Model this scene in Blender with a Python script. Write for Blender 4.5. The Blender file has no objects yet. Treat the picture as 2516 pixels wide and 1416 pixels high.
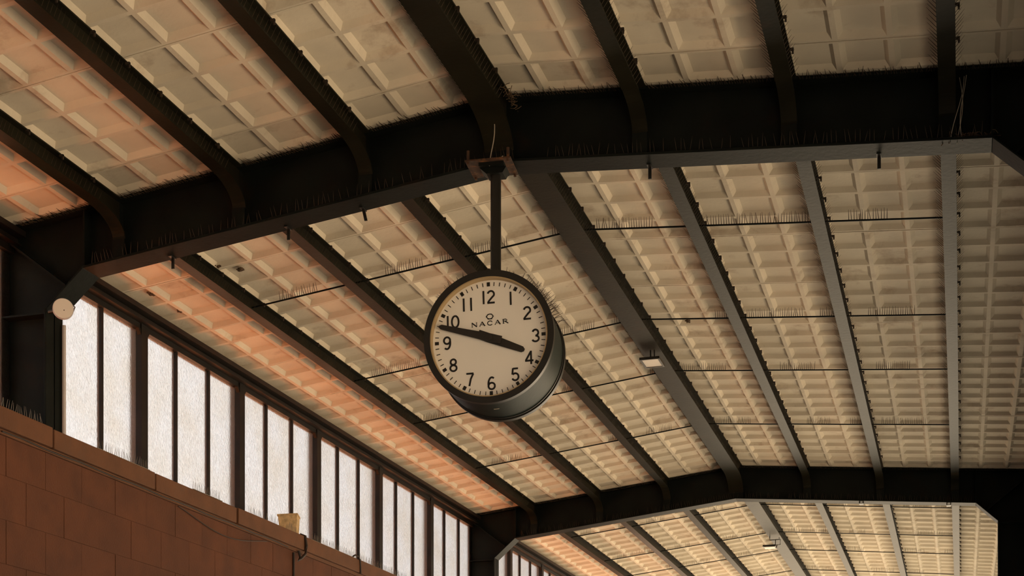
import bpy, bmesh, math, random
from mathutils import Vector, Matrix, Euler

random.seed(7)
scene = bpy.context.scene
COL = scene.collection

# ------------------------------------------------------------------ camera, sky, sun, exposure
H = 1.6                      # eye height above the platform
FPX, PX, PY, YAW = 3678.8, 1258.0, 2009.7, 0.2918
cam_d = bpy.data.cameras.new('camera')
cam_d.sensor_fit = 'HORIZONTAL'
cam_d.sensor_width = 36.0
cam_d.lens = FPX / 2516.0 * 36.0
cam_d.shift_y = (PY - 708.0) / 2516.0        # level camera with a risen lens: verticals stay parallel
cam_d.clip_start = 0.05
cam_d.clip_end = 800
cam = bpy.data.objects.new('camera', cam_d)
COL.objects.link(cam)
cam.location = (0, 0, H)
cam.rotation_euler = (math.pi / 2, 0, YAW)
scene.camera = cam

world = bpy.data.worlds.new('sky')
scene.world = world
world.use_nodes = True
bg = world.node_tree.nodes['Background']
bg.inputs['Color'].default_value = (1.0, 0.995, 0.96, 1)
bg.inputs['Strength'].default_value = 1.2

sun_d = bpy.data.lights.new('sun', 'SUN')
sun_d.energy = 40.0
sun_d.color = (1.0, 0.84, 0.62)
sun_d.angle = math.radians(1.0)
sun = bpy.data.objects.new('sun', sun_d)
COL.objects.link(sun)
SUN_DIR = Vector((0.03, -0.86, -0.50))       # warm sun from beyond the far end, a little from the left
sun.rotation_euler = SUN_DIR.to_track_quat('-Z', 'Y').to_euler()
sun.location = (30, 20, 20)

vs = scene.view_settings
vs.view_transform = 'Standard'
vs.look = 'None'
vs.gamma = 1.0
vs.use_curve_mapping = False
vs.exposure = 0.0

# ------------------------------------------------------------------ place: main measures
XA = -3.089                  # ridge
KL, KR = 0.1189, 0.0793      # roof slopes left and right of the ridge
ZB = 4.55 + H                # underside of the frames at the ridge
ZP = 4.87 + H                # underside of the purlins (ridge line)
ZC = 5.02 + H                # underside of the ceiling panels (ridge line)
FY = [-1.531, 9.914, 21.359, 32.804]   # near edge of each portal frame
W = 0.227                    # flange width of the frames
XL, XR = -6.691, 0.471       # inner faces of the columns
XW = -7.09                   # glazing plane
XO = 0.91                    # outer line on the open side
ZS = 2.93 + H                # top of the coping ledge
ZG = 4.38 + H                # top of the glass
ROW = 0.3947                 # coffer pitch along the building


def drop(x):
    return KL * (XA - x) if x < XA else KR * (x - XA)


def ray_at(u, v, Y):
    """world point seen at photo pixel (u, v) on the plane Y"""
    c, s = math.cos(YAW), math.sin(YAW)
    t = (u - PX) / FPX
    X = Y * (t * c - s) / (c + t * s)
    d = -X * s + Y * c
    return Vector((X, Y, H + (PY - v) / FPX * d))


# ------------------------------------------------------------------ materials
def material(name, base, rough=0.6, var=0.0, scale=6.0, stain=None, stain_lo=0.55, stain_hi=0.75,
             stain_scale=3.0, bump=0.0, bump_scale=40.0, metallic=0.0, spec=0.5, objvar=0.0):
    m = bpy.data.materials.new(name)
    m.use_nodes = True
    nt = m.node_tree
    N, L = nt.nodes, nt.links
    b = N['Principled BSDF']
    b.inputs['Roughness'].default_value = rough
    b.inputs['Metallic'].default_value = metallic
    b.inputs['Specular IOR Level'].default_value = spec
    geo = N.new('ShaderNodeNewGeometry')
    col = None
    rgb = N.new('ShaderNodeRGB')
    rgb.outputs[0].default_value = (*base, 1)
    col = rgb.outputs[0]
    if var > 0:
        n = N.new('ShaderNodeTexNoise')
        n.inputs['Scale'].default_value = scale
        n.inputs['Detail'].default_value = 6
        L.new(geo.outputs['Position'], n.inputs['Vector'])
        mr = N.new('ShaderNodeMapRange')
        mr.inputs['From Min'].default_value = 0.3
        mr.inputs['From Max'].default_value = 0.7
        mr.inputs['To Min'].default_value = 1 - var
        mr.inputs['To Max'].default_value = 1 + var
        L.new(n.outputs['Fac'], mr.inputs['Value'])
        mx = N.new('ShaderNodeVectorMath')
        mx.operation = 'SCALE'
        L.new(col, mx.inputs[0])
        L.new(mr.outputs['Result'], mx.inputs['Scale'])
        col = mx.outputs[0]
    if objvar > 0:
        oi = N.new('ShaderNodeObjectInfo')
        mr = N.new('ShaderNodeMapRange')
        mr.inputs['To Min'].default_value = 1 - objvar
        mr.inputs['To Max'].default_value = 1 + objvar
        L.new(oi.outputs['Random'], mr.inputs['Value'])
        mx = N.new('ShaderNodeVectorMath')
        mx.operation = 'SCALE'
        L.new(col, mx.inputs[0])
        L.new(mr.outputs['Result'], mx.inputs['Scale'])
        col = mx.outputs[0]
    if stain:
        n = N.new('ShaderNodeTexNoise')
        n.inputs['Scale'].default_value = stain_scale
        n.inputs['Detail'].default_value = 8
        n.inputs['Roughness'].default_value = 0.65
        L.new(geo.outputs['Position'], n.inputs['Vector'])
        mr = N.new('ShaderNodeMapRange')
        mr.inputs['From Min'].default_value = stain_lo
        mr.inputs['From Max'].default_value = stain_hi
        L.new(n.outputs['Fac'], mr.inputs['Value'])
        mx = N.new('ShaderNodeMix')
        mx.data_type = 'RGBA'
        L.new(mr.outputs['Result'], mx.inputs['Factor'])
        L.new(col, mx.inputs['A'])
        mx.inputs['B'].default_value = (*stain, 1)
        col = mx.outputs['Result']
    L.new(col, b.inputs['Base Color'])
    if bump > 0:
        n = N.new('ShaderNodeTexNoise')
        n.inputs['Scale'].default_value = bump_scale
        n.inputs['Detail'].default_value = 5
        L.new(geo.outputs['Position'], n.inputs['Vector'])
        bp = N.new('ShaderNodeBump')
        bp.inputs['Strength'].default_value = bump
        bp.inputs['Distance'].default_value = 0.01
        L.new(n.outputs['Fac'], bp.inputs['Height'])
        L.new(bp.outputs['Normal'], b.inputs['Normal'])
    return m


M_PANEL = material('cast_ceiling_panel', (0.74, 0.67, 0.55), 0.85, 0.10, 2.2, stain=(0.36, 0.25, 0.16),
                   stain_lo=0.57, stain_hi=0.80, stain_scale=2.1, bump=0.25, bump_scale=30, objvar=0.06)
M_STEEL = material('dark_green_painted_steel', (0.008, 0.010, 0.009), 0.48, 0.35, 3.0, spec=0.08, stain=(0.022, 0.012, 0.006),
                   stain_lo=0.58, stain_hi=0.85, stain_scale=2.0, bump=0.15, bump_scale=25)
M_PURLIN = material('dark_brown_green_purlin_paint', (0.015, 0.014, 0.009), 0.40, 0.3, 3.0, spec=0.06, stain=(0.035, 0.018, 0.009),
                    stain_lo=0.6, stain_hi=0.85, stain_scale=2.5, bump=0.12, bump_scale=25)
M_SPIKE = material('dull_spike_wire', (0.05, 0.032, 0.018), 0.6)
M_SPIKE_L = material('pale_spike_wire', (0.28, 0.24, 0.19), 0.5)
M_BLOCK = material('red_brown_painted_block', (0.118, 0.036, 0.011), 0.85, 0.2, 4.0, stain=(0.080, 0.026, 0.009),
                   stain_lo=0.55, stain_hi=0.8, stain_scale=2.0, bump=0.5, bump_scale=60, objvar=0.06)
M_COPING = material('brown_painted_coping', (0.140, 0.054, 0.020), 0.8, 0.15, 5.0, stain=(0.12, 0.055, 0.027),
                    stain_lo=0.55, stain_hi=0.8, stain_scale=3.0, bump=0.4, bump_scale=50)
M_DARKWALL = material('unseen_dark_wall', (0.10, 0.085, 0.07), 0.9, 0.2, 2.0)  # for the added upper right wall
M_TILE = material('terracotta_bounce_roof', (0.54, 0.125, 0.014), 0.85, 0.15, 3.0)  # for the added roof that sends orange light in
M_PALEWALL = material('unseen_pale_wall', (0.26, 0.235, 0.20), 0.9, 0.1, 2.0)  # for the added wall behind the viewer
M_MORTAR = material('dark_mortar', (0.105, 0.034, 0.011), 0.95, 0.2, 4.0)
M_FLOOR = material('platform_paving', (0.18, 0.165, 0.14), 0.8, 0.15, 1.5)
M_GROUND = material('dry_trackside_ground', (0.46, 0.38, 0.29), 0.9, 0.15, 0.6)
M_ROOF = material('roof_sheeting', (0.06, 0.05, 0.04), 0.8)
M_CASE = material('dark_green_clock_case', (0.016, 0.024, 0.022), 0.46, 0.25, 6.0, spec=0.1, bump=0.05)
M_BEZEL = material('black_clock_bezel', (0.012, 0.011, 0.010), 0.4)
M_RIM = material('cream_inner_rim', (0.45, 0.33, 0.18), 0.5)
M_DIAL = material('off_white_dial', (0.90, 0.87, 0.82), 0.45, 0.03, 3.0)
M_INK = material('black_dial_print', (0.008, 0.007, 0.006), 0.6)
M_HAND = material('black_hand_enamel', (0.018, 0.014, 0.011), 0.5)
M_RUST = material('rusted_steel', (0.05, 0.022, 0.01), 0.8, 0.5, 20.0, stain=(0.22, 0.09, 0.03),
                  stain_lo=0.52, stain_hi=0.7, stain_scale=14.0)
M_WIRE = material('pale_wire', (0.45, 0.40, 0.33), 0.5)
M_CABLE = material('dark_cable', (0.03, 0.018, 0.012), 0.6)
M_WHITE = material('white_plastic', (0.88, 0.84, 0.78), 0.45)
M_CONDUIT = material('pale_grey_conduit', (0.60, 0.56, 0.58), 0.5)
M_BOX = material('tan_weathered_box', (0.62, 0.44, 0.23), 0.8, 0.3, 25.0)
M_TWIG = material('dry_twigs', (0.09, 0.055, 0.03), 0.9, 0.4, 40.0)
M_LEAD = material('dark_window_steel', (0.014, 0.011, 0.009), 0.5, 0.3, 6.0, spec=0.2)


def glass_material():
    m = bpy.data.materials.new('obscure_window_glass')
    m.use_nodes = True
    N, L = m.node_tree.nodes, m.node_tree.links
    N.remove(N['Principled BSDF'])
    out = N['Material Output']
    geo = N.new('ShaderNodeNewGeometry')
    n = N.new('ShaderNodeTexNoise')
    n.inputs['Scale'].default_value = 45
    n.inputs['Detail'].default_value = 4
    L.new(geo.outputs['Position'], n.inputs['Vector'])
    bp = N.new('ShaderNodeBump')
    bp.inputs['Strength'].default_value = 0.6
    bp.inputs['Distance'].default_value = 0.012
    L.new(n.outputs['Fac'], bp.inputs['Height'])
    n2 = N.new('ShaderNodeTexNoise')
    n2.inputs['Scale'].default_value = 2.5
    n2.inputs['Detail'].default_value = 6
    L.new(geo.outputs['Position'], n2.inputs['Vector'])
    mr = N.new('ShaderNodeMapRange')
    mr.inputs['From Min'].default_value = 0.35
    mr.inputs['From Max'].default_value = 0.75
    L.new(n2.outputs['Fac'], mr.inputs['Value'])
    mix = N.new('ShaderNodeMix')
    mix.data_type = 'RGBA'
    L.new(mr.outputs['Result'], mix.inputs['Factor'])
    mix.inputs['A'].default_value = (0.97, 0.97, 0.97, 1)
    mix.inputs['B'].default_value = (0.93, 0.90, 0.85, 1)
    n3 = N.new('ShaderNodeTexNoise')
    n3.inputs['Scale'].default_value = 38
    n3.inputs['Detail'].default_value = 3
    n3.inputs['Distortion'].default_value = 1.2
    L.new(geo.outputs['Position'], n3.inputs['Vector'])
    mr3 = N.new('ShaderNodeMapRange')
    mr3.inputs['From Min'].default_value = 0.32
    mr3.inputs['From Max'].default_value = 0.68
    mr3.inputs['To Min'].default_value = 0.86
    mr3.inputs['To Max'].default_value = 1.0
    L.new(n3.outputs['Fac'], mr3.inputs['Value'])
    sc = N.new('ShaderNodeVectorMath')
    sc.operation = 'SCALE'
    L.new(mix.outputs['Result'], sc.inputs[0])
    L.new(mr3.outputs['Result'], sc.inputs['Scale'])
    tr = N.new('ShaderNodeBsdfTranslucent')
    L.new(mix.outputs['Result'], tr.inputs['Color'])
    L.new(bp.outputs['Normal'], tr.inputs['Normal'])
    gl = N.new('ShaderNodeBsdfGlossy')
    gl.inputs['Roughness'].default_value = 0.35
    L.new(bp.outputs['Normal'], gl.inputs['Normal'])
    rf = N.new('ShaderNodeBsdfRefraction')
    rf.inputs['Roughness'].default_value = 0.40
    rf.inputs['IOR'].default_value = 1.12
    L.new(sc.outputs[0], rf.inputs['Color'])
    L.new(bp.outputs['Normal'], rf.inputs['Normal'])
    mt = N.new('ShaderNodeMixShader')
    mt.inputs[0].default_value = 0.96
    L.new(tr.outputs[0], mt.inputs[1])
    L.new(rf.outputs[0], mt.inputs[2])
    ms = N.new('ShaderNodeMixShader')
    ms.inputs[0].default_value = 0.05
    L.new(mt.outputs[0], ms.inputs[1])
    L.new(gl.outputs[0], ms.inputs[2])
    L.new(ms.outputs[0], out.inputs['Surface'])
    return m


M_GLASS = glass_material()


# ------------------------------------------------------------------ mesh helpers
class MB:
    """collects boxes, prisms, tubes; build() links them as one mesh object"""

    def __init__(self):
        self.v, self.f = [], []

    def add(self, verts, faces):
        o = len(self.v)
        self.v += [tuple(p) for p in verts]
        self.f += [tuple(i + o for i in f) for f in faces]
        return self

    def box(self, x0, x1, y0, y1, z0, z1):
        return self.hexa([(x0, y0, z0), (x1, y0, z0), (x1, y1, z0), (x0, y1, z0),
                          (x0, y0, z1), (x1, y0, z1), (x1, y1, z1), (x0, y1, z1)])

    def hexa(self, p):
        return self.add(p, [(0, 3, 2, 1), (4, 5, 6, 7), (0, 1, 5, 4), (1, 2, 6, 5), (2, 3, 7, 6), (3, 0, 4, 7)])

    def slope(self, x0, zb0, zt0, x1, zb1, zt1, y0, y1):
        """bar in the X-Z plane between x0 and x1 with given bottom/top heights, from y0 to y1"""
        return self.hexa([(x0, y0, zb0), (x1, y0, zb1), (x1, y1, zb1), (x0, y1, zb0),
                          (x0, y0, zt0), (x1, y0, zt1), (x1, y1, zt1), (x0, y1, zt0)])

    def prism(self, pts, y0, y1):
        """polygon pts (x, z) counter-clockwise seen from -Y, extruded along Y"""
        n = len(pts)
        v = [(x, y0, z) for x, z in pts] + [(x, y1, z) for x, z in pts]
        f = [tuple(range(n)), tuple(range(2 * n - 1, n - 1, -1))]
        f += [(i, i + n, (i + 1) % n + n, (i + 1) % n) for i in range(n)]
        return self.add(v, f)

    def tube(self, pts, r, n=6, caps=True):
        pts = [Vector(p) for p in pts]
        v, f = [], []
        for i, p in enumerate(pts):
            a = pts[max(i - 1, 0)]
            b = pts[min(i + 1, len(pts) - 1)]
            d = (b - a).normalized()
            up = Vector((0, 0, 1)) if abs(d.z) < 0.9 else Vector((1, 0, 0))
            s = d.cross(up).normalized()
            t = s.cross(d)
            rr = r[i] if isinstance(r, (list, tuple)) else r
            for k in range(n):
                an = 2 * math.pi * k / n
                v.append(p + s * math.cos(an) * rr + t * math.sin(an) * rr)
        for i in range(len(pts) - 1):
            for k in range(n):
                a, b = i * n + k, i * n + (k + 1) % n
                f.append((a, b, b + n, a + n))
        if caps:
            f.append(tuple(range(n - 1, -1, -1)))
            f.append(tuple((len(pts) - 1) * n + k for k in range(n)))
        return self.add(v, f)

    def spike(self, p, d, r=0.0022):
        p, d = Vector(p), Vector(d)
        return self.tube([p, p + d * 0.55, p + d], [r, r * 0.85, r * 0.35], 3, False)

    def ring(self, r0, r1, y0, y1, n=96):
        """annulus solid about the Y axis"""
        v, f = [], []
        for k in range(n):
            a = 2 * math.pi * k / n
            c, s = math.cos(a), math.sin(a)
            v += [(r0 * c, y0, r0 * s), (r1 * c, y0, r1 * s), (r1 * c, y1, r1 * s), (r0 * c, y1, r0 * s)]
        for k in range(n):
            a, b = 4 * k, 4 * ((k + 1) % n)
            f += [(a, a + 1, b + 1, b), (a + 1, a + 2, b + 2, b + 1), (a + 2, a + 3, b + 3, b + 2), (a + 3, a, b, b + 3)]
        return self.add(v, f)

    def disc(self, r, y0, y1, n=96, cx=0, cz=0):
        v = [(cx + r * math.cos(2 * math.pi * k / n), y0, cz + r * math.sin(2 * math.pi * k / n)) for k in range(n)]
        v += [(x, y1, z) for x, y, z in v]
        f = [tuple(range(n)), tuple(range(2 * n - 1, n - 1, -1))]
        f += [(k, k + n, (k + 1) % n + n, (k + 1) % n) for k in range(n)]
        return self.add(v, f)

    def mesh(self, name, mat, smooth=False):
        me = bpy.data.meshes.new(name)
        me.from_pydata(self.v, [], self.f)
        bm = bmesh.new()
        bm.from_mesh(me)
        bmesh.ops.recalc_face_normals(bm, faces=bm.faces)
        bm.to_mesh(me)
        bm.free()
        me.materials.append(mat)
        if smooth:
            me.shade_smooth()
            try:
                me.set_sharp_from_angle(angle=math.radians(35))
            except Exception:
                pass
        me.update()
        return me

    def build(self, name, mat, parent=None, smooth=False, kind=None):
        o = bpy.data.objects.new(name, self.mesh(name, mat, smooth))
        COL.objects.link(o)
        if parent:
            o.parent = parent
        if kind:
            o['kind'] = kind
        return o


def bevel(o, w=0.006, seg=2):
    md = o.modifiers.new('bevel', 'BEVEL')
    md.width = w
    md.segments = seg
    md.limit_method = 'ANGLE'
    return o


def tag(o, label, cat, group=None):
    o['label'] = label
    o['category'] = cat
    if group:
        o['group'] = group
    return o


def empty(name, loc=(0, 0, 0), rot=(0, 0, 0)):
    o = bpy.data.objects.new(name, None)
    o.empty_display_size = 0.1
    COL.objects.link(o)
    o.location = loc
    o.rotation_euler = rot
    return o


def structure(o):
    o['kind'] = 'structure'
    return o


# ------------------------------------------------------------------ ground, platform, walls
structure(MB().box(-60, 60, -40, 220, -0.9, -0.5).build('ground', M_GROUND))
structure(MB().box(-6.6, 4.2, -14, 60, -0.5, 0.0).build('floor', M_FLOOR))

XF = -6.60                                  # face of the block wall
wall = structure(MB().box(-7.25, XF - 0.005, -14, 46, -0.5, ZS - 0.15).build('wall_left', M_MORTAR))
bl, bh = 0.485, 0.318
zt = ZS - 0.15
rows = 6
blk_meshes = {}


def block_mesh(l):
    k = round(l, 3)
    if k not in blk_meshes:
        g = 0.0022
        blk_meshes[k] = MB().box(0, 0.05, g, l - g, g, bh - g).mesh('block', M_BLOCK)
    return blk_meshes[k]


for r in range(rows):
    y = 7.3 + (0.5 * bl if r % 2 else 0.0) + 0.05
    while y < 17.6:
        o = bpy.data.objects.new('block', block_mesh(bl))
        COL.objects.link(o)
        o.parent = wall
        o.location = (XF - 0.05 + random.uniform(-0.001, 0.002), y, zt - (r + 1) * bh)
        y += bl
# plain painted wall carries on beyond the picked-out blocks
MB().box(XF - 0.03, XF, -14, 7.25, -0.5, zt).build('wall_render', M_BLOCK, wall)
MB().box(XF - 0.03, XF, 17.7, 46, -0.5, zt).build('wall_render', M_BLOCK, wall)
MB().box(XF - 0.03, XF, 7.25, 17.7, -0.5, zt - rows * bh).build('wall_render', M_BLOCK, wall)

y = -14.2
cl = 1.5
k = 0
while y < 45:
    dx = random.uniform(-0.008, 0.008)
    dz = random.uniform(-0.006, 0.006)
    o = MB().box(-7.2, XF + 0.05 + dx, y + 0.012, y + cl - 0.012, zt, ZS + dz).build('coping_stone', M_COPING, wall)
    bevel(o, 0.008, 2)
    y += cl
# moulding line under the coping
MB().box(XF - 0.01, XF + 0.022, -14, 46, zt - 0.035, zt).build('drip_moulding', M_COPING, wall)

# unseen walls added to shape the light: upper right, open below; behind the viewer
structure(MB().box(0.96, 1.2, -14, 34.6, 4.4, ZC - drop(XO) + 0.05).build('unseen_wall_right', M_DARKWALL))
structure(MB().box(-7.25, 4.2, -9.3, -9.0, -0.5, 7.2).build('unseen_wall_back', M_PALEWALL))

# unseen tiled roof, added to bounce orange sunlight up through the windows
structure(MB().slope(-15.0, 2.2, 2.3, -7.26, 4.15, 4.25, -12, 46).build('unseen_bounce_roof', M_TILE))

# ------------------------------------------------------------------ windows
post_m = MB().box(XW - 0.06, XW + 0.06, -0.055, 0.055, ZS, ZG + 0.05).mesh('post', M_LEAD)
bar_m = MB().box(XW - 0.02, XW + 0.025, -0.017, 0.017, ZS, ZG + 0.02).mesh('glazing_bar', M_LEAD)
BAY = FY[1] - FY[0]
UNIT = BAY / 6.0
pw = UNIT / 3.0
pane_m = MB().box(XW - 0.003, XW + 0.003, 0.004, pw - 0.004, ZS, ZG).mesh('pane', M_GLASS)
wn = 0
for b in range(3):
    for j in range(6):
        wn += 1
        y0 = FY[b] + W / 2 + j * UNIT
        fr = MB()
        fr.box(XW - 0.03, XW + 0.04, y0, y0 + UNIT, ZS, ZS + 0.03)
        fr.box(XW - 0.03, XW + 0.05, y0, y0 + UNIT, ZG - 0.005, ZG + 0.06)
        win = structure(fr.build('window_%d' % wn, M_LEAD))
        for q in range(3):
            o = bpy.data.objects.new('pane', pane_m)
            COL.objects.link(o)
            o.parent = win
            o.location = (0, y0 + q * pw, 0)
        for q in (1, 2):
            o = bpy.data.objects.new('glazing_bar', bar_m)
            COL.objects.link(o)
            o.parent = win
            o.location = (0, y0 + q * pw, 0)
        if j > 0:
            o = bpy.data.objects.new('post', post_m)
            COL.objects.link(o)
            o.parent = win
            o.location = (0, y0, 0)
            # small gussets that round the top corners of the lights
            for s in (-1, 1):
                g = MB()
                a, bq = y0 + s * 0.05, y0 + s * 0.10
                g.add([(XW + 0.055, a, ZG - 0.06), (XW + 0.055, a, ZG), (XW + 0.055, bq, ZG),
                       (XW + 0.02, a, ZG - 0.06), (XW + 0.02, a, ZG), (XW + 0.02, bq, ZG)],
                      [(0, 1, 2), (3, 5, 4), (0, 3, 4, 1), (1, 4, 5, 2), (2, 5, 3, 0)])
                g.build('corner_gusset', M_LEAD, win)

head = MB()
for b in range(3):
    ya, yb = FY[b] + W / 2 + 0.02, FY[b + 1] + W / 2 - 0.02
    zc = ZC - drop(-6.95)
    head.box(-7.18, -7.00, ya, yb, ZG + 0.055, ZG + 0.10)
    head.box(-7.18, -7.04, ya, yb, ZG + 0.10, zc - 0.05)
    head.box(-7.18, -6.93, ya, yb, zc - 0.075, zc - 0.03)
    head.box(-7.06, -6.97, ya, yb, ZG + 0.045, ZG + 0.058)
structure(head.build('trim_1', M_LEAD))
gut = MB()
for b in range(3):
    ya, yb = FY[b] + W + 0.02, FY[b + 1] - 0.02
    gut.box(XO - 0.06, XO + 0.06, ya, yb, ZC - drop(XO) - 0.24, ZC - drop(XO) - 0.02)
    gut.box(XO - 0.12, XO + 0.10, ya, yb, ZC - drop(XO) - 0.26, ZC - drop(XO) - 0.24)
structure(gut.build('trim_2', M_STEEL))

# ------------------------------------------------------------------ ceiling
def roof_slab():
    m = MB()
    zt0 = 0.075
    for (xa, xb) in ((-7.3, XA), (XA, 1.35)):
        za, zb = ZC - drop(xa), ZC - drop(xb)
        m.slope(xa, za + zt0, za + zt0 + 0.05, xb, zb + zt0, zb + zt0 + 0.05, -9.3, 34.6)
    return m


ceiling = structure(roof_slab().build('ceiling', M_ROOF))
sf = MB()
for (xa, xb) in ((-7.3, XA), (XA, 1.2)):
    sf.slope(xa, ZC - drop(xa), ZC - drop(xa) + 0.05, xb, ZC - drop(xb), ZC - drop(xb) + 0.05, 33.05, 34.6)
sf.build('plain_soffit', M_PANEL, ceiling)
panel_cache = {}
SL, SR = math.sqrt(1 + KL * KL), math.sqrt(1 + KR * KR)


def panel_mesh(width, cells):
    key = (round(width, 3), tuple(round(c, 3) for c in cells))
    if key in panel_cache:
        return panel_cache[key]
    m = MB()
    g = 0.0035
    rib, bev, h = 0.018, 0.032, 0.036
    y = 0.0
    Ltot = sum(cells)
    for ci, c in enumerate(cells):
        for q in range(3):
            xa = g if q == 0 else q * width / 3
            xb = width - g if q == 2 else (q + 1) * width / 3
            ya = g if ci == 0 else y
            yb = Ltot - g if ci == len(cells) - 1 else y + c
            if c < 0.14:
                m.add([(xa, ya, 0), (xb, ya, 0), (xb, yb, 0), (xa, yb, 0)], [(0, 1, 2, 3)])
                continue
            o = [(xa, ya, 0), (xb, ya, 0), (xb, yb, 0), (xa, yb, 0)]
            i = [(xa + rib, ya + rib, 0), (xb - rib, ya + rib, 0), (xb - rib, yb - rib, 0), (xa + rib, yb - rib, 0)]
            e = rib + bev
            t = [(xa + e, ya + e, h), (xb - e, ya + e, h), (xb - e, yb - e, h), (xa + e, yb - e, h)]
            fs = []
            for s in range(4):
                n = (s + 1) % 4
                fs += [(s, n, n + 4, s + 4), (s + 4, n + 4, n + 8, s + 8)]
            fs.append((8, 9, 10, 11))
            m.add(o + i + t, fs)
        y += c
    # sides and back of the cast sheet
    a, b_, c_, d_ = (g, g), (width - g, g), (width - g, Ltot - g), (g, Ltot - g)
    pts = [a, b_, c_, d_]
    vv = [(x, yy, 0) for x, yy in pts] + [(x, yy, 0.055) for x, yy in pts]
    m.add(vv, [(0, 1, 5, 4), (1, 2, 6, 5), (2, 3, 7, 6), (3, 0, 4, 7), (4, 5, 6, 7)])
    me = bpy.data.meshes.new('panel')
    me.from_pydata(m.v, [], m.f)
    bm = bmesh.new()
    bm.from_mesh(me)
    bmesh.ops.remove_doubles(bm, verts=bm.verts, dist=0.0005)
    bmesh.ops.recalc_face_normals(bm, faces=bm.faces)
    bm.to_mesh(me)
    bm.free()
    me.materials.append(M_PANEL)
    panel_cache[key] = me
    return me


PH = 0.69
ROD_Y = [2.12, 4.47, 6.24, 8.55]
for b in range(3):
    yc = FY[b] + W / 2
    pieces = [(0.0, PH)] + [(PH + 3 * k, PH + 3 * k + 3) for k in range(9)] + [(PH + 27, 29.0)]
    for i in range(-4, 4):
        xa = XA + i
        left = i < 0
        ang = math.atan(-KR if not left else KL)
        width = SL if left else SR
        for (r0, r1) in pieces:
            cells = []
            r = r0
            while r < r1 - 1e-6:
                n = min(r1, r + 1.0)
                cells.append((n - r) * ROW)
                r = n
            o = bpy.data.objects.new('panel', panel_mesh(width, cells))
            COL.objects.link(o)
            o.parent = ceiling
            o.location = (xa, yc + r0 * ROW, ZC - drop(xa) + random.uniform(0, 0.004))
            o.rotation_euler = (random.uniform(-0.0012, 0.0012), -ang, 0)

# ------------------------------------------------------------------ sag rods with spikes (between the purlins)
for b in range(3):
    for j, ry in enumerate(ROD_Y):
        yy = FY[b] + W / 2 + ry
        for i in range(-3, 3):
            if i >= 3:
                continue
            xa, xb = XA + i, XA + i + 1
            za = ZP - drop(xa) + 0.045
            zb = ZP - drop(xb) + 0.045
            rod = MB().tube([(xa + 0.01, yy, za), (xb - 0.01, yy, zb)], 0.0075, 6).build('tie_rod', M_STEEL, ceiling)
            # a run of upright bird spikes on part of the rod
            rnd = random.Random(b * 100 + j * 10 + i)
            runs = []
            if rnd.random() < 0.9:
                s0 = rnd.uniform(0.04, 0.35)
                runs.append((s0, s0 + rnd.uniform(0.25, 0.55)))
            if rnd.random() < 0.5:
                runs.append((0.80, 0.95))
            if b == 1 and j == 0 and i == 1:
                runs = [(0.05, 0.97)]
            sp = MB()
            for (s0, s1) in runs:
                s = s0
                while s < min(s1, 0.97):
                    lean = rnd.uniform(-0.25, 0.25) if rnd.random() < 0.3 else rnd.uniform(-0.08, 0.08)
                    L_ = rnd.uniform(0.065, 0.082)
                    sp.spike((xa + s, yy, za + (zb - za) * s + 0.004), (lean * L_, -0.35 * L_, L_), 0.0030)
                    s += 0.021
            if sp.v:
                sp.build('bird_spikes', M_SPIKE, rod, kind='stuff')

# ------------------------------------------------------------------ portal frames
ZT = ZC - 0.006                     # top of the frame's upper flange (ridge line)
TF = 0.018
KNL = (-6.37, 4.16 + H, 3.88 + H)   # left haunch: start x, start z, end z on the column
KNR = (0.186, 4.29 + H, 4.03 + H)


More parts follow.
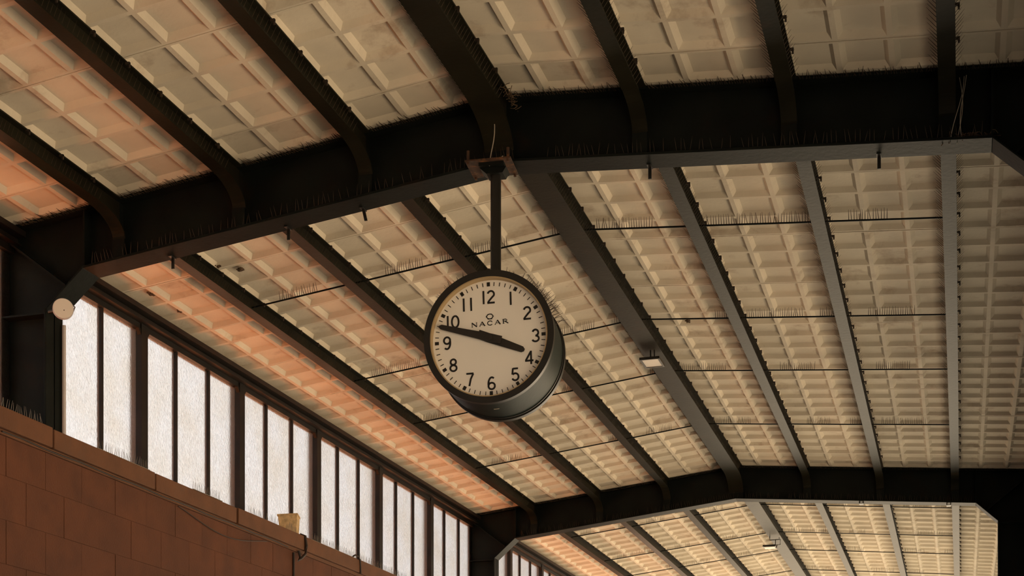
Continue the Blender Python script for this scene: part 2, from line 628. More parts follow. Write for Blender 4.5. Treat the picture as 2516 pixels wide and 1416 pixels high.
def portal_frame(y, label, spikes):
    e = empty('portal_frame', (XA, y + W / 2, 0))
    tag(e, label, 'steel frame')
    off = Vector((-XA, -(y + W / 2), 0))

    def part(m, name, mat=M_STEEL, kind=None, bev=0.0):
        m.v = [tuple(Vector(p) + off) for p in m.v]
        o = m.build(name, mat, e, kind=kind)
        if bev:
            bevel(o, bev, 1)
        return o

    ym = y + W / 2
    for side in (-1, 1):
        xo = -7.12 if side < 0 else XO
        xi = XL if side < 0 else XR
        kx, kz0, kz1 = KNL if side < 0 else KNR
        zfoot = ZS + 0.003 if side < 0 else 0.0
        pts = [(XA, ZB + TF / 2), (kx, kz0 + TF / 2), (xi, kz1 + TF / 2), (xi, zfoot), (xo, zfoot),
               (xo, ZT - drop(xo) - TF / 2), (XA, ZT - TF / 2)]
        if side > 0:
            pts = pts[::-1]
        part(MB().prism(pts, ym - 0.006, ym + 0.006), 'web_plate')
        # flanges
        part(MB().slope(*sorted_slope(kx, kz0, XA, ZB), y, y + W), 'bottom_flange', bev=0.003)
        part(MB().slope(*sorted_slope(xo, ZT - TF - drop(xo), XA, ZT - TF), y, y + W), 'top_flange', bev=0.003)
        part(MB().slope(*sorted_slope(xi, kz1, kx, kz0), y, y + W), 'knee_plate', bev=0.003)
        xs = sorted((xi, xi + side * TF))
        part(MB().box(xs[0], xs[1], y, y + W, zfoot, kz1 + 0.008), 'column_inner_flange', bev=0.003)
        xs = sorted((xo, xo - side * TF))
        part(MB().box(xs[0], xs[1], y, y + W, zfoot, ZT - drop(xo) - TF), 'column_outer_flange')
        # column cap stiffener, corner stiffener and its vertical rib
        xs = sorted((xi + side * TF, xo - side * TF))
        part(MB().box(xs[0], xs[1], y + 0.012, y + W - 0.012, kz1 - 0.03, kz1 - 0.016), 'stiffener')
        xm = (kx + xi) / 2
        zm = (kz0 + kz1) / 2
        zo = ZT - drop(xo) - 0.05
        part(MB().slope(*sorted_slope(xo - side * 0.03, zo - 0.02, xm, zm + 0.02), y + 0.012, y + W - 0.012), 'stiffener')
        part(MB().box(kx - 0.007, kx + 0.007, y + 0.015, y + W - 0.015, kz0 + TF, ZT - drop(kx) - TF), 'stiffener')
        # web stiffeners below each purlin
        for i in (1, 2, 3):
            x = XA + side * i
            part(MB().box(x - 0.052, x + 0.052, ym - 0.075, ym - 0.061, ZB - drop(x) + TF, ZP - drop(x) - 0.152), 'stiffener')
            part(MB().box(x - 0.006, x + 0.006, ym - 0.061, ym - 0.006, ZB - drop(x) + TF, ZT - drop(x) - TF), 'stiffener')
    part(MB().box(XA - 0.10, XA + 0.10, ym - 0.075, ym - 0.061, ZB + TF, ZP - 0.23), 'stiffener')
    part(MB().box(XA - 0.008, XA + 0.008, ym - 0.061, ym - 0.006, ZB + TF, ZT - TF), 'stiffener')
    if spikes:
        rnd = random.Random(int(y * 10))
        sp = MB()
        x = -6.9
        while x < XO - 0.05:
            z = ZT - drop(x) - TF
            if min(abs(x - (XA + i)) for i in range(-3, 4)) > 0.07:
                L_ = rnd.uniform(0.09, 0.14)
                sp.spike((x, y + 0.01, z), (rnd.uniform(-.02, .02), -L_, -rnd.uniform(0.0, 0.03)), 0.0034)
            x += rnd.uniform(0.013, 0.024)
        part(sp, 'bird_spikes', M_SPIKE, 'stuff')
        sp = MB()
        x = -6.3
        while x < 0.15:
            if rnd.random() < 0.7:
                z = ZB - drop(x) + TF
                L_ = rnd.uniform(0.06, 0.09)
                sp.spike((x, y + 0.015, z), (rnd.uniform(-.02, .02), -0.015, L_), 0.0018)
            x += 0.03
        part(sp, 'bird_spikes', M_SPIKE, 'stuff')
    return e


def sorted_slope(x0, z0, x1, z1, t=TF):
    if x0 > x1:
        x0, z0, x1, z1 = x1, z1, x0, z0
    return (x0, z0, z0 + t, x1, z1, z1 + t)


portal_frame(FY[1], 'dark green steel portal frame carrying the hanging clock', True)
portal_frame(FY[2], 'dark steel portal frame farther back, behind the clock', True)

# ------------------------------------------------------------------ purlins
NAMES = {-3: 'third left of the ridge', -2: 'second left of the ridge', -1: 'first left of the ridge',
         0: 'wide one at the ridge', 1: 'first right of the ridge', 2: 'second right of the ridge',
         3: 'third right of the ridge'}
BAYN = ['near bay', 'middle bay', 'far bay']


def purlin(i, b):
    x = XA + i
    wf = 0.21 if i == 0 else 0.105
    zp = (ZP - 0.026) if i == 0 else ZP - drop(x)
    zt = ZC - drop(x) - 0.008 - 0.5 * wf * (KL if i < 0 else KR)
    y0 = FY[b] + W / 2 + 0.0065
    y1 = FY[b + 1] + W / 2 - 0.062
    a, bb = (0.50, 0.20) if i == 0 else (0.34, 0.15)
    path = []
    n = 12
    for k in range(n, -1, -1):
        ph = math.pi / 2 * k / n
        path.append((y0 + a - a * math.sin(ph), zp - bb * (1 - math.cos(ph))))
    for k in range(0, n + 1):
        ph = math.pi / 2 * k / n
        path.append((y1 - a + a * math.sin(ph), zp - bb * (1 - math.cos(ph))))
    m = MB()
    tf = 0.010
    h = wf / 2
    # bottom flange sweep
    v, f = [], []
    for k, (yy, zz) in enumerate(path):
        pa, pb = path[max(k - 1, 0)], path[min(k + 1, len(path) - 1)]
        ty, tz = pb[0] - pa[0], pb[1] - pa[1]
        l = math.hypot(ty, tz)
        ny, nz = -tz / l * tf, ty / l * tf
        v += [(x - h, yy, zz), (x + h, yy, zz), (x + h, yy + ny, zz + nz), (x - h, yy + ny, zz + nz)]
    for k in range(len(path) - 1):
        o = 4 * k
        for s in range(4):
            nx = (s + 1) % 4
            f.append((o + s, o + nx, o + nx + 4, o + s + 4))
    f += [(3, 2, 1, 0), tuple(4 * (len(path) - 1) + s for s in range(4))]
    m.add(v, f)
    # web
    wt = 0.004 if i else 0.055
    v, f = [], []
    for (yy, zz) in path:
        v += [(x - wt, yy, zz + 0.004), (x + wt, yy, zz + 0.004), (x + wt, yy, zt - 0.004), (x - wt, yy, zt - 0.004)]
    for k in range(len(path) - 1):
        o = 4 * k
        f += [(o, o + 4, o + 7, o + 3), (o + 1, o + 2, o + 6, o + 5)]
    f += [(3, 2, 1, 0), tuple(4 * (len(path) - 1) + s for s in range(4))]
    m.add(v, f)
    # top flange, stopping at the frames' flanges
    yt0, yt1 = FY[b] + W + 0.004, FY[b + 1] - 0.004
    m.box(x - h, x + h, yt0, yt1, zt - tf, zt)
    o = m.build('purlin', M_PURLIN)
    tag(o, 'dark steel roof purlin of the %s, %s' % (BAYN[b], NAMES[i]), 'beam', 'roof purlins')
    if b == 2:
        vis = (FY[2], FY[2] + 9)
    elif b == 1:
        vis = (FY[1] + 0.6, FY[2] - 0.5)
    else:
        vis = (7.0, FY[1] - 0.25)
    rnd = random.Random(i * 7 + b)
    # hook clips at every coffer rib
    c = MB()
    k = 0
    while True:
        yy = FY[b] + W / 2 + (PH + k) * ROW
        k += 1
        if yy > vis[1]:
            break
        if yy < vis[0]:
            continue
        c.box(x + h - 0.004, x + h + 0.026, yy - 0.008, yy + 0.008, zt - 0.028, zt - 0.014)
        c.box(x + h + 0.014, x + h + 0.026, yy - 0.006, yy + 0.006, zt - 0.05, zt - 0.014)
    c.build('panel_clips', M_CABLE, o, kind='stuff')
    # spikes along the edges of the bottom flange
    if b < 2:
        sp = MB()
        for s in (-1, 1):
            yy = vis[0]
            while yy < vis[1]:
                L_ = rnd.uniform(0.05, 0.075)
                sp.spike((x + s * (h - 0.006), yy, zp + tf), (s * L_ * 0.85, -L_ * 0.6, L_ * 0.7), 0.0020)
                yy += rnd.uniform(0.035, 0.06)
        sp.build('bird_spikes', M_SPIKE, o, kind='stuff')
    return o


for b in range(3):
    for i in range(-3, 4):
        purlin(i, b)

# ------------------------------------------------------------------ the clock
CX, CY, CZ = -3.100, 9.93, 4.866
CR = 0.452          # outer radius of the bezel
DEP = 0.25          # half depth of the case
clock = empty('station_clock', (CX, CY, CZ), (0, 0, math.radians(5.4)))
tag(clock, 'round two-faced station clock with white dial and black numerals hanging from the roof frame', 'clock')
roll = math.radians(1.6)
RM = Matrix.Rotation(-roll, 4, 'Y')


def cpart(m, name, mat, parent=clock, smooth=False, kind=None):
    m.v = [tuple(RM @ Vector(p)) for p in m.v]
    return m.build(name, mat, parent, smooth, kind)


# case: barrel with a seam near the back
cs = MB()
cs.ring(CR - 0.035, CR - 0.012, -DEP + 0.03, DEP - 0.03, 96)
case = cpart(cs, 'case', M_CASE, smooth=True)
cpart(MB().ring(CR - 0.014, CR - 0.006, DEP - 0.075, DEP - 0.062, 96), 'case_seam', M_BEZEL, case, True)
for s in (-1, 1):
    face_y = s * (DEP - 0.055)
    yb0, yb1 = sorted((s * DEP, s * (DEP - 0.045)))
    bz = cpart(MB().ring(CR - 0.044, CR, yb0, yb1, 96), 'bezel', M_BEZEL, smooth=True)
    yr0, yr1 = sorted((s * (DEP - 0.003), s * (DEP - 0.06)))
    cpart(MB().ring(CR - 0.052, CR - 0.043, yr0, yr1, 96), 'inner_rim', M_RIM, bz, True)
    yd0, yd1 = sorted((face_y, face_y - s * 0.006))
    cpart(MB().disc(CR - 0.044, yd0, yd1, 96), 'dial', M_DIAL)

YF = -(DEP - 0.055)          # plane of the front dial


def on_dial(m, name, mat, ang=0.0, lift=0.0012, parent=clock):
    """mesh drawn in x (right), z (up) about the dial centre with y as lift"""
    m.v = [(p[0], YF - lift + p[1], p[2]) for p in m.v]
    return cpart(m, name, mat, parent)


def flat(m, pts, t=0.0012):
    m.prism(pts, -t, 0)


# minute track and hour blocks
RT = 0.372
mt = MB()
for k in range(60):
    if k % 5 == 0:
        continue
    a = math.radians(90 - 6 * k)
    d = Vector((math.cos(a), math.sin(a)))
    n = Vector((-d.y, d.x))
    p0, p1 = d * (RT - 0.013), d * (RT + 0.013)
    flat(mt, [tuple(p0 - n * .0026), tuple(p1 - n * .0026), tuple(p1 + n * .0026), tuple(p0 + n * .0026)])
on_dial(mt, 'minute_track', M_INK)['kind'] = 'stuff'
for k in range(12):
    a = math.radians(90 - 30 * k)
    d = Vector((math.cos(a), math.sin(a)))
    n = Vector((-d.y, d.x))
    m = MB()
    p0, p1 = d * (RT - 0.014), d * (RT + 0.014)
    w2 = 0.011
    flat(m, [tuple(p0 - n * w2), tuple(p1 - n * w2), tuple(p1 + n * w2), tuple(p0 + n * w2)])
    on_dial(m, 'hour_marker', M_INK)


# numerals drawn as strokes (plain upright sans figures, the one a bare bar)
def stroke(m, pts, w):
    """thick polyline in (x, z) with mitred joints"""
    pts = [Vector(p) for p in pts]
    Lp, Rp = [], []
    for i, p in enumerate(pts):
        a = pts[i - 1] if i > 0 else None
        b = pts[i + 1] if i < len(pts) - 1 else None
        d1 = (p - a).normalized() if a is not None else None
        d2 = (b - p).normalized() if b is not None else None
        if d1 is None:
            d1 = d2
        if d2 is None:
            d2 = d1
        n1 = Vector((-d1.y, d1.x))
        n2 = Vector((-d2.y, d2.x))
        n = n1 + n2
        if n.length < 1e-5:
            n = n1
        n.normalize()
        k = w / 2 / max(0.5, n.dot(n1))
        Lp.append(p + n * k)
        Rp.append(p - n * k)
    v, f = [], []
    for a, b in zip(Lp, Rp):
        v += [(a.x, 0, a.y), (b.x, 0, b.y), (a.x, -0.0012, a.y), (b.x, -0.0012, b.y)]
    for i in range(len(pts) - 1):
        o = 4 * i
        f += [(o, o + 4, o + 5, o + 1), (o + 2, o + 3, o + 7, o + 6), (o, o + 2, o + 6, o + 4), (o + 1, o + 5, o + 7, o + 3)]
    e = 4 * (len(pts) - 1)
    f += [(0, 1, 3, 2), (e, e + 2, e + 3, e + 1)]
    m.add(v, f)


def arc(cx, cy, rx, ry, a0, a1, n=14):
    return [(cx + rx * math.cos(math.radians(a0 + (a1 - a0) * k / n)), cy + ry * math.sin(math.radians(a0 + (a1 - a0) * k / n)))
            for k in range(n + 1)]


# glyphs in a 1-high box, x from 0; returns (strokes, width)
GL = {
    '0': ([arc(.3, .5, .24, .44, 90, 450, 28)], .60),
    '1': ([[(.08, 0), (.08, 1)]], .16),
    '2': ([arc(.29, .70, .22, .245, 165, -30, 14) + [(.40, .50), (.16, .22), (.06, .055)], [(.03, .055), (.55, .055)]], .58),
    '3': ([arc(.28, .715, .20, .23, 160, -90, 14), arc(.28, .27, .23, .215, 90, -160, 16)], .56),
    '4': ([[(.42, 0), (.42, 1)], [(.42, .97), (.05, .30)], [(.0, .27), (.58, .27)]], .60),
    '5': ([[(.50, .945), (.14, .945)], [(.14, .98), (.09, .50)], arc(.29, .32, .23, .265, 140, -155, 18)], .56),
    '6': ([arc(.29, .29, .225, .245, 0, 360, 24), [(.075, .34)] + arc(.31, .45, .245, .495, 195, 55, 14)], .56),
    '7': ([[(.03, .945), (.54, .945)], [(.52, .93), (.34, .55), (.22, 0)]], .56),
    '8': ([arc(.28, .735, .19, .21, 0, 360, 22), arc(.28, .27, .225, .225, 0, 360, 24)], .56),
    '9': ([arc(.28, .69, .22, .255, 0, 360, 24), [(.50, .66)] + arc(.26, .52, .245, .475, 10, -125, 14)], .56),
}
NH = 0.090
NUMS = {12: (0.000, 0.285), 1: (0.152, 0.262), 2: (0.263, 0.152), 3: (0.316, -0.006), 4: (0.270, -0.152), 5: (0.168, -0.258),
        6: (0.003, -0.304), 7: (-0.146, -0.266), 8: (-0.260, -0.158), 9: (-0.300, -0.003), 10: (-0.254, 0.138), 11: (-0.150, 0.247)}
for num, (nx, nz) in NUMS.items():
    s = str(num)
    gap = 0.15 if s != '11' else 0.36
    wid = sum(GL[c][1] for c in s) + gap * (len(s) - 1)
    m = MB()
    x0 = -wid / 2
    for c in s:
        for st in GL[c][0]:
            stroke(m, [(nx + (x0 + px) * NH * 1.10, nz + (py - 0.5) * NH) for px, py in st], 0.0126)
        x0 += GL[c][1] + gap
    on_dial(m, 'numeral', M_INK)

# maker's lettering and emblem
LT = {
    'N': ([([(.10, 0), (.10, 1)], .6), ([(.08, 1), (.90, .0)], 1.2), ([(.90, 0), (.90, 1)], .6),
           ([(-.02, .02), (.24, .02)], .35), ([(.76, .98), (1.02, .98)], .35)], 1.05),
    'A': ([([(.08, 0), (.52, 1)], .6), ([(.50, 1), (.96, 0)], 1.25), ([(.25, .34), (.76, .34)], .45),
           ([(-.02, .02), (.20, .02)], .35), ([(.82, .02), (1.08, .02)], .35)], 1.08),
    'C': ([(arc(.52, .5, .44, .48, 38, 322, 22), .9), ([(.87, .62), (.87, .92)], .4)], 1.0),
    'R': ([([(.16, 0), (.16, 1)], 1.1), ([(.16, .97), (.5, .97)] + arc(.5, .75, .26, .22, 90, -90, 10) + [(.16, .53)], .7),
           ([(.45, .52), (.98, 0)], 1.1), ([(.02, .02), (.34, .02)], .35), ([(.02, .98), (.2, .98)], .35)], 1.0),
}
lg = MB()
LH, LW = 0.030, 0.040
word = 'NACAR'
gap = 0.30
tw = sum(LT[c][1] for c in word) + gap * 4
x0 = -tw / 2
tilt = math.radians(1.5)
for c in word:
    for st, w in LT[c][0]:
        pts = []
        for px, py in st:
            X, Z = (x0 + px) * LW, (py - 0.5) * LH
            pts.append((0.003 + X * math.cos(tilt) - Z * math.sin(tilt), 0.107 + X * math.sin(tilt) + Z * math.cos(tilt)))
        stroke(lg, pts, 0.0064 * w)
    x0 += LT[c][1] + gap
on_dial(lg, 'lettering', M_INK)
em = MB()
stroke(em, arc(0.004, 0.152, 0.0215, 0.0165, 0, 360, 30), 0.0062)
for k in range(6):
    a = math.radians(60 * k)
    stroke(em, [(0.004 + 0.021 * math.cos(a), 0.152 + 0.0162 * math.sin(a)), (0.004 + 0.0275 * math.cos(a), 0.152 + 0.0205 * math.sin(a))], 0.005)
stroke(em, [(-0.012, 0.1345), (0.020, 0.1345)], 0.0045)
on_dial(em, 'emblem', M_INK)


def hand(name, deg, length, tail, w0, w1, y):
    a = math.radians(90 - deg)
    d = Vector((math.cos(a), math.sin(a)))
    n = Vector((-d.y, d.x))
    out = [(-tail, -w0 * .5), (-tail, w0 * .5), (0, w0 * .52), (length - 0.016, w1 * .5), (length, w1 * .2), (length, -w1 * .2),
           (length - 0.016, -w1 * .5), (0, -w0 * .52)]
    pts = [tuple(d * t + n * s) for t, s in out][::-1]
    m = MB().prism(pts, y - 0.006, y)
    return on_dial(m, name, M_HAND, lift=0)


hand('hour_hand', 113.5, 0.262, 0.085, 0.060, 0.040, -0.016)
hand('minute_hand', 286.8, 0.362, 0.088, 0.054, 0.032, -0.030)
on_dial(MB().disc(0.022, -0.045, -0.002, 24), 'hand_hub', M_HAND, lift=0)
# plain back dial markings
bk = MB()
for k in range(60):
    a = math.radians(6 * k)
    d = Vector((math.cos(a), math.sin(a)))
    n = Vector((-d.y, d.x))
    w2 = .011 if k % 5 == 0 else .0026
    p0, p1 = d * (RT - 0.013), d * (RT + 0.013)
    bk.prism([tuple(p0 - n * w2), tuple(p1 - n * w2), tuple(p1 + n * w2), tuple(p0 + n * w2)], DEP - 0.0545, DEP - 0.0535)
cpart(bk, 'back_minute_track', M_INK, kind='stuff')
# spikes round the top of the case
rnd = random.Random(3)
sp = MB()
for (a0, a1, step, yo) in ((112, 140, 1.55, -0.13), (28, 84, 1.5, -0.05), (22, 64, 1.7, 0.10), (84, 100, 3.0, -0.1)):
    a = a0
    while a < a1:
        r = math.radians(a)
        L_ = rnd.uniform(0.065, 0.10)
        d = Vector((math.cos(r), 0, math.sin(r)))
        t = Vector((-d.z, 0, d.x)) * rnd.uniform(-0.35, 0.35)
        sp.spike(d * (CR - 0.014) + Vector((0, yo + rnd.uniform(-.03, .03), 0)), (d + t).normalized() * L_, 0.0028)
        a += step * rnd.uniform(0.8, 1.2)
cpart(sp, 'bird_spikes', M_SPIKE, kind='stuff')
# maker's plate on the underside
pl = MB()
for k in range(5):
    a = math.radians(268 + k)
    b_ = math.radians(269 + k)
    r0, r1 = CR - 0.013, CR - 0.009
    pl.hexa([(r0 * math.cos(a), -.055, r0 * math.sin(a)), (r0 * math.cos(b_), -.055, r0 * math.sin(b_)),
             (r0 * math.cos(b_), -.050, r0 * math.sin(b_)), (r0 * math.cos(a), -.050, r0 * math.sin(a)),
             (r1 * math.cos(a), -.055, r1 * math.sin(a)), (r1 * math.cos(b_), -.055, r1 * math.sin(b_)),
             (r1 * math.cos(b_), -.050, r1 * math.sin(b_)), (r1 * math.cos(a), -.050, r1 * math.sin(a))])
cpart(pl, 'case_slot', M_WIRE)

# hanger: rod and clamp bracket (local to the clock, unrolled)
zb_ = ZB - CZ
MB().tube([(0, 0, CR - 0.03), (0, 0, zb_ - 0.05)], 0.037, 20).build('hanger_rod', M_BEZEL, clock, True)
br = MB()
br.box(-0.10, 0.075, -0.10, 0.10, zb_ - 0.055, zb_ - 0.030)
br.prism([(-0.10, zb_ - 0.055), (-0.055, zb_ - 0.095), (0.06, zb_ - 0.095), (0.085, zb_ - 0.055)], -0.06, 0.06)
b1 = br.build('hanger_bracket', M_STEEL, clock)
cp = MB()
cp.box(-0.19, 0.13, -0.135, 0.145, zb_ - 0.032, zb_ - 0.022)
b2 = cp.build('clamp_plate', M_RUST, clock)
for (px, py) in ((-0.17, -0.12), (0.11, -0.12), (-0.17, 0.13), (0.11, 0.13)):
    MB().tube([(px, py, zb_ - 0.05), (px, py, zb_ + 0.045)], 0.010, 8).build('clamp_bolt', M_RUST, clock)

# thin wires that run down the frame to the hanger
P0, P1 = ray_at(1216, 250, 9.84), ray_at(1203, 408, 9.84)
w = []
for k in range(11):
    t = k / 10
    p = P0.lerp(P1, t)
    p.x += 0.012 * math.sin(t * 3.1) - 0.004 * math.sin(t * 9)
    w.append(p)
tag(MB().tube(w, 0.0032, 6).build('hanging_wire', M_WIRE), 'long pale wire hanging down the frame web above the clock', 'wire')
P0, P1 = ray_at(1236, 383, 9.86), ray_at(1224, 407, 9.86)
tag(MB().tube([P0, P0.lerp(P1, .4) + Vector((-.008, 0, 0.004)), P1], 0.0034, 6).build('wire_end', M_WIRE),
    'short pale wire end beside the clock bracket', 'wire')

# ------------------------------------------------------------------ small things on the steelwork
PEG = [(425, 'short dark peg under the clock frame, leftmost of five'), (709, 'short dark peg under the clock frame, second from the left'),
       (893, 'slanting dark peg under the clock frame, just left of the clock'),
       (1597, 'short dark peg under the clock frame, first right of the clock'), (2160, 'short dark peg under the clock frame, rightmost of five')]
for u, lab in PEG:
    yy = FY[1] + W - 0.03
    p = ray_at(u, 400, yy)
    x = p.x
    z = ZB - drop(x)
    m = MB()
    lean = -0.02 if u == 893 else 0.0
    m.hexa([(x - .011 - lean, yy - .005, z - .085), (x + .011 - lean, yy - .005, z - .085), (x + .011 - lean, yy + .005, z - .085), (x - .011 - lean, yy + .005, z - .085),
            (x - .011, yy - .005, z), (x + .011, yy - .005, z), (x + .011, yy + .005, z), (x - .011, yy + .005, z)])
    m.box(x - .014, x + .014, yy - .05, yy + .032, z - .006, z)
    tag(m.build('peg', M_BEZEL), lab, 'peg', 'pegs under the clock frame')
for u, lab in ((2116, 'small dark clip under the rear frame, left of two'), (2331, 'small dark clip under the rear frame, right of two')):
    yy = FY[2] + 0.03
    x = ray_at(u, 1235, yy).x
    z = ZB - drop(x)
    m = MB()
    m.box(x - .03, x - .02, yy - .01, yy + .10, z - .03, z)
    m.box(x + .02, x + .03, yy - .01, yy + .10, z - .03, z)
    m.box(x - .03, x + .03, yy - .01, yy + .10, z - .034, z - .026)
    tag(m.build('flange_clip', M_BEZEL), lab, 'clip', 'clips under the rear frame')

# flat floodlight under the ridge purlin
e = empty('floodlight', (XA, 15.36, ZP - 0.026))
tag(e, 'small flat floodlight with pale lens hanging under the ridge purlin', 'lamp')
fl = MB()
fl.box(-0.105, 0.105, -0.15, 0.15, -0.10, -0.085)
for (a, b_, c, d) in ((-0.105, -0.085, -0.15, 0.15), (0.085, 0.105, -0.15, 0.15), (-0.085, 0.085, -0.15, -0.13), (-0.085, 0.085, 0.13, 0.15)):
    fl.box(a, b_, c, d, -0.112, -0.10)
fl.build('housing', M_BEZEL, e)
MB().box(-0.085, 0.085, -0.13, 0.13, -0.106, -0.10).build('lens', M_WHITE, e)
MB().box(-0.006, 0.006, -0.09, -0.07, -0.085, 0).box(0.035, 0.045, -0.09, -0.07, -0.085, 0).build('bracket', M_BEZEL, e)
# second one far back, in a bent wire bracket
e = empty('floodlight', (XA - 0.06, 26.1, ZP - 0.026))
tag(e, 'small pale lamp in a bent wire bracket under the far ridge purlin', 'lamp')
MB().box(-0.14, 0.08, -0.12, 0.12, -0.17, -0.14).build('housing', M_BEZEL, e)
MB().box(-0.12, 0.06, -0.10, 0.10, -0.178, -0.17).build('lens', M_WHITE, e)
wb = MB()
wb.tube([(-.02, -.1, 0), (-.02, -.1, -.06), (.14, -.1, -.06), (.14, -.1, -.02)], .008, 6)
wb.tube([(.08, -.12, -.06), (.16, -.12, -.06), (.16, -.12, -.15), (.08, -.12, -.15), (.08, -.12, -.06)], .008, 6)
wb.tube([(.11, -.12, -.15), (.09, -.12, -.20)], .008, 6)
wb.build('wire_bracket', M_BEZEL, e)

# round disc on the clock frame's left column, conduit down from it
dp = ray_at(155, 761, FY[1] - 0.03)
e = empty('round_disc', dp, (0, 0, math.radians(35)))
tag(e, 'round white disc fixed to the left column beside the first window', 'speaker')
MB().disc(0.073, -0.03, 0.0, 48).build('cover', M_WHITE, e, True)
MB().ring(0.073, 0.077, -0.026, 0.004, 48).build('rim', M_CONDUIT, e, True)
MB().disc(0.004, -0.033, -0.029, 10, 0.006, -0.014).build('screw', M_CABLE, e)
MB().tube([(0.06, 0.0, 0.045), (0.09, 0.10, 0.06), (0.08, 0.30, 0.08)], 0.005, 6).build('cable', M_CABLE, e)
MB().tube([(0, 0, 0), (-0.10, 0.09, 0)], 0.014, 8).build('mounting_arm', M_BEZEL, e)
cx_ = XL + 0.018
cy_ = FY[1] + W - 0.012
tag(MB().tube([(cx_, cy_, ZS + 0.004), (cx_, cy_, dp.z - 0.03)], 0.016, 10).build('conduit', M_CONDUIT),
    'pale vertical conduit along the left column below the white disc', 'conduit')

# ------------------------------------------------------------------ things on the ledge and the wall
bx = Vector((-6.74, 14.34, ZS + 0.008))
e = empty('weathered_box', bx, (0, 0, math.radians(18)))
tag(e, 'small tan weathered box standing on the wall ledge under the windows', 'box')
m = MB()
m.hexa([(-.085, -.10, 0), (.085, -.10, 0), (.085, .10, 0), (-.085, .10, 0),
        (-.105, -.13, .20), (.095, -.115, .215), (.095, .11, .215), (-.105, .12, .20)])
bevel(m.build('body', M_BOX, e), 0.004, 1)
MB().hexa([(-.112, -.137, .197), (.100, -.122, .212), (.100, .117, .212), (-.112, .127, .197),
           (-.112, -.137, .212), (.100, -.122, .227), (.100, .117, .227), (-.112, .127, .212)]).build('lid', M_BOX, e)

# drooping cable at the joint of the coping
P = [(-6.60, 14.30, ZS + 0.02), (-6.545, 14.31, ZS - 0.0), (-6.535, 14.32, ZS - 0.10), (-6.535, 14.29, ZS - 0.19),
     (-6.54, 14.20, ZS - 0.25), (-6.545, 14.14, ZS - 0.285), (-6.55, 14.20, ZS - 0.24), (-6.56, 14.18, ZS - 0.17)]
tag(MB().tube(P, 0.014, 8).build('drooping_cable', M_CABLE), 'dark cable drooping over the ledge joint below the tan box', 'cable')
P = [(XF + 0.012, 14.12, ZS - 0.2), (XF + 0.012, 14.12, ZS - 0.7), (XF + 0.012, 14.12, 0.3)]
tag(MB().tube(P, 0.012, 8).build('wall_cable', M_CABLE), 'dark straight cable running down the wall below the tan box', 'cable')
P = []
for k in range(17):
    t = k / 16
    P.append((XF + 0.012 + 0.012 * math.sin(t * math.pi), 11.75 + 1.75 * t, zt - 0.045 - 0.11 * math.sin(t * math.pi) ** 1.2))
tag(MB().tube(P, 0.004, 6).build('sagging_wire', M_CABLE), 'thin dark wire sagging across the wall below the ledge', 'wire')
P = [(XF + 0.03, 9.2 + 0.25 * k, zt - 0.018 + 0.006 * math.sin(k * 1.9)) for k in range(20)]
tag(MB().tube(P, 0.006, 6).build('ledge_cable', M_CABLE), 'thin dark cable clipped along the underside of the ledge', 'cable')
P = [(-6.60, 15.66, ZS), (-6.56, 15.68, ZS + .035), (-6.545, 15.74, ZS + .03), (-6.54, 15.78, ZS - .01), (-6.54, 15.80, ZS - .16)]
tag(MB().tube(P, 0.010, 6).build('looped_cable', M_CABLE), 'short looped cable at the second ledge joint, right of the tan box', 'cable')

# bird spike strips standing on the ledge
SEG = [(8.9, 9.75, 'left of the column with the white disc'), (10.45, 11.25, 'under the first window'),
       (12.0, 12.55, 'under the second window, left pane'), (13.1, 13.75, 'under the second window, right pane'),
       (13.95, 14.25, 'just left of the tan box'), (14.55, 15.75, 'between the tan box and the looped cable'),
       (15.85, 17.4, 'right of the looped cable'), (17.6, 19.2, 'under the farthest window of the middle bay')]
for y0, y1, where in SEG:
    rnd = random.Random(int(y0 * 10))
    b0 = MB().box(-6.60, -6.575, y0, y1, ZS + 0.007, ZS + 0.011).build('spike_strip', M_SPIKE_L)
    tag(b0, 'strip of bird spikes on the wall ledge %s' % where, 'bird spikes', 'spike strips on the ledge')
    sp = MB()
    y = y0 + 0.01
    while y < y1 - 0.01:
        L_ = rnd.uniform(0.065, 0.085)
        fx = rnd.uniform(-0.4, 0.4)
        sp.spike((-6.588, y, ZS + 0.010), (fx * 0.4 * L_, rnd.uniform(-.3, .3) * L_, L_), 0.0024)
        y += 0.028
    sp.build('spikes', M_SPIKE_L, b0, kind='stuff')

# ------------------------------------------------------------------ nests and litter
def twigs(name, loc, n, spread, length, label, mat=M_TWIG, flat_=0.4, seed=1):
    rnd = random.Random(seed)
    m = MB()
    for _ in range(n):
        p = Vector((rnd.gauss(0, spread[0]), rnd.gauss(0, spread[1]), abs(rnd.gauss(0, spread[2]))))
        d = Vector((rnd.uniform(-1, 1), rnd.uniform(-1, 1), rnd.uniform(-flat_, flat_))).normalized() * rnd.uniform(.5, 1) * length
        m.tube([p - d / 2, p + Vector((0, 0, rnd.uniform(-.01, .01))), p + d / 2], 0.0028, 4)
    o = m.build(name, mat)
    o.location = loc
    tag(o, label, 'nest litter')
    return o


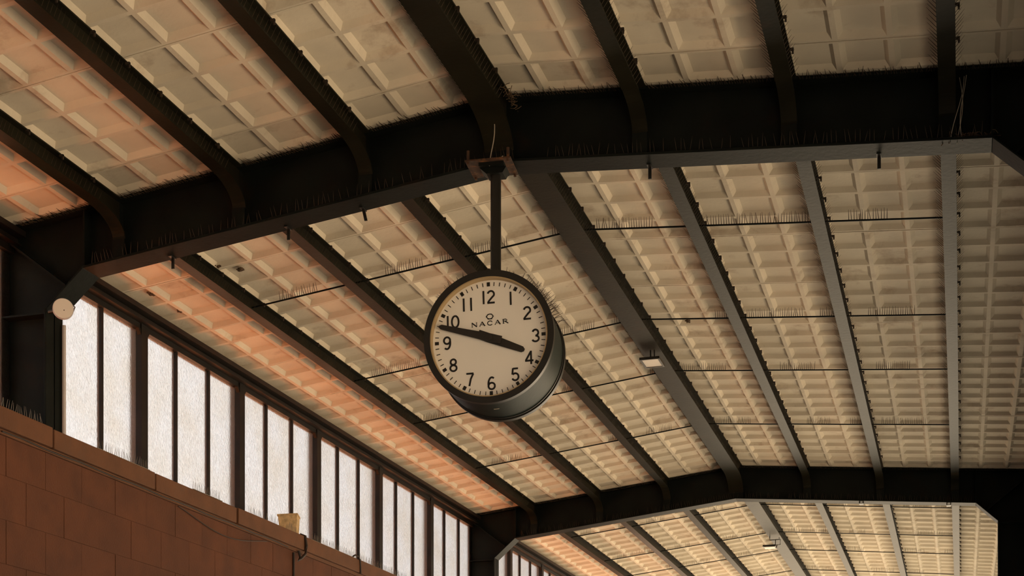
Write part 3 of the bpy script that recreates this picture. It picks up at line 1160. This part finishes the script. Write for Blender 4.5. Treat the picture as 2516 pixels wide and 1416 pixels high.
zz = ZB - drop(0.0) + TF + 0.004
twigs('nest_litter', (0.0, FY[1] + 0.05, zz), 70, (0.09, 0.012, 0.008), 0.08,
      'dry twigs and straw lying on the clock frame by the right knee', seed=4)
twigs('nest_litter', (XA + 0.13, FY[1] - 0.12, ZP + 0.04), 45, (0.012, 0.08, 0.02), 0.07,
      'tangle of dry twigs lodged beside the ridge purlin above the clock', seed=9)
# strands hanging beside the right purlin
m = MB()
rnd = random.Random(5)
for k in range(3):
    x = XA + 3 + 0.075 + 0.012 * k
    P = []
    for q in range(8):
        t = q / 7
        P.append((x + 0.02 * math.sin(t * 4 + k) - 0.05 * t * (k % 2), FY[1] + 0.05 - 0.012 * k, ZT - drop(x) - 0.05 - 0.42 * t))
    m.tube(P, 0.0022, 5)
tag(m.build('hanging_strands', M_WIRE), 'pale straw strands hanging on the clock frame beside the right-hand purlin', 'litter')


def lump(name, u, v, i, size, label, seed):
    """patch of old mud-nest remains stuck under a ceiling panel"""
    rnd = random.Random(seed)
    zplane = ZC - H
    for _ in range(6):
        d = zplane * FPX / (PY - v)
        t = (u - PX) / FPX
        X = d * (t * math.cos(YAW) - math.sin(YAW))
        zplane = ZC - H - drop(X) + 0.012
    Y = (d + X * math.sin(YAW)) / math.cos(YAW)
    bm = bmesh.new()
    for _ in range(size):
        r = rnd.uniform(0.007, 0.019)
        mt_ = Matrix.Translation((rnd.uniform(-.024, .024), rnd.uniform(-.026, .026), rnd.uniform(-.004, .004))) @ Matrix.Diagonal((r, r * 1.3, r * .7, 1))
        bmesh.ops.create_icosphere(bm, subdivisions=1, radius=1.0, matrix=mt_)
    me = bpy.data.meshes.new(name)
    bm.to_mesh(me)
    bm.free()
    me.materials.append(M_TWIG)
    o = bpy.data.objects.new(name, me)
    COL.objects.link(o)
    o.location = (X, Y, H + zplane)
    tag(o, label, 'nest remains')


lump('mud_nest', 590, 662, -2, 22, 'dark mud nest remains under the ceiling panel left of the clock', 2)
lump('mud_nest', 536, 655, -2, 9, 'small dark nest crumbs at the panel corner beside the third purlin', 3)
lump('mud_nest', 372, 722, -3, 12, 'dark nest crumbs on the ceiling edge just above the window head', 5)
lump('mud_nest', 440, 765, -3, 10, 'row of dark crumbs on the ceiling edge over the second window', 6)
lump('mud_nest', 1690, 790, 0, 16, 'dark soiled patch under a middle-bay panel right of the ridge purlin', 8)
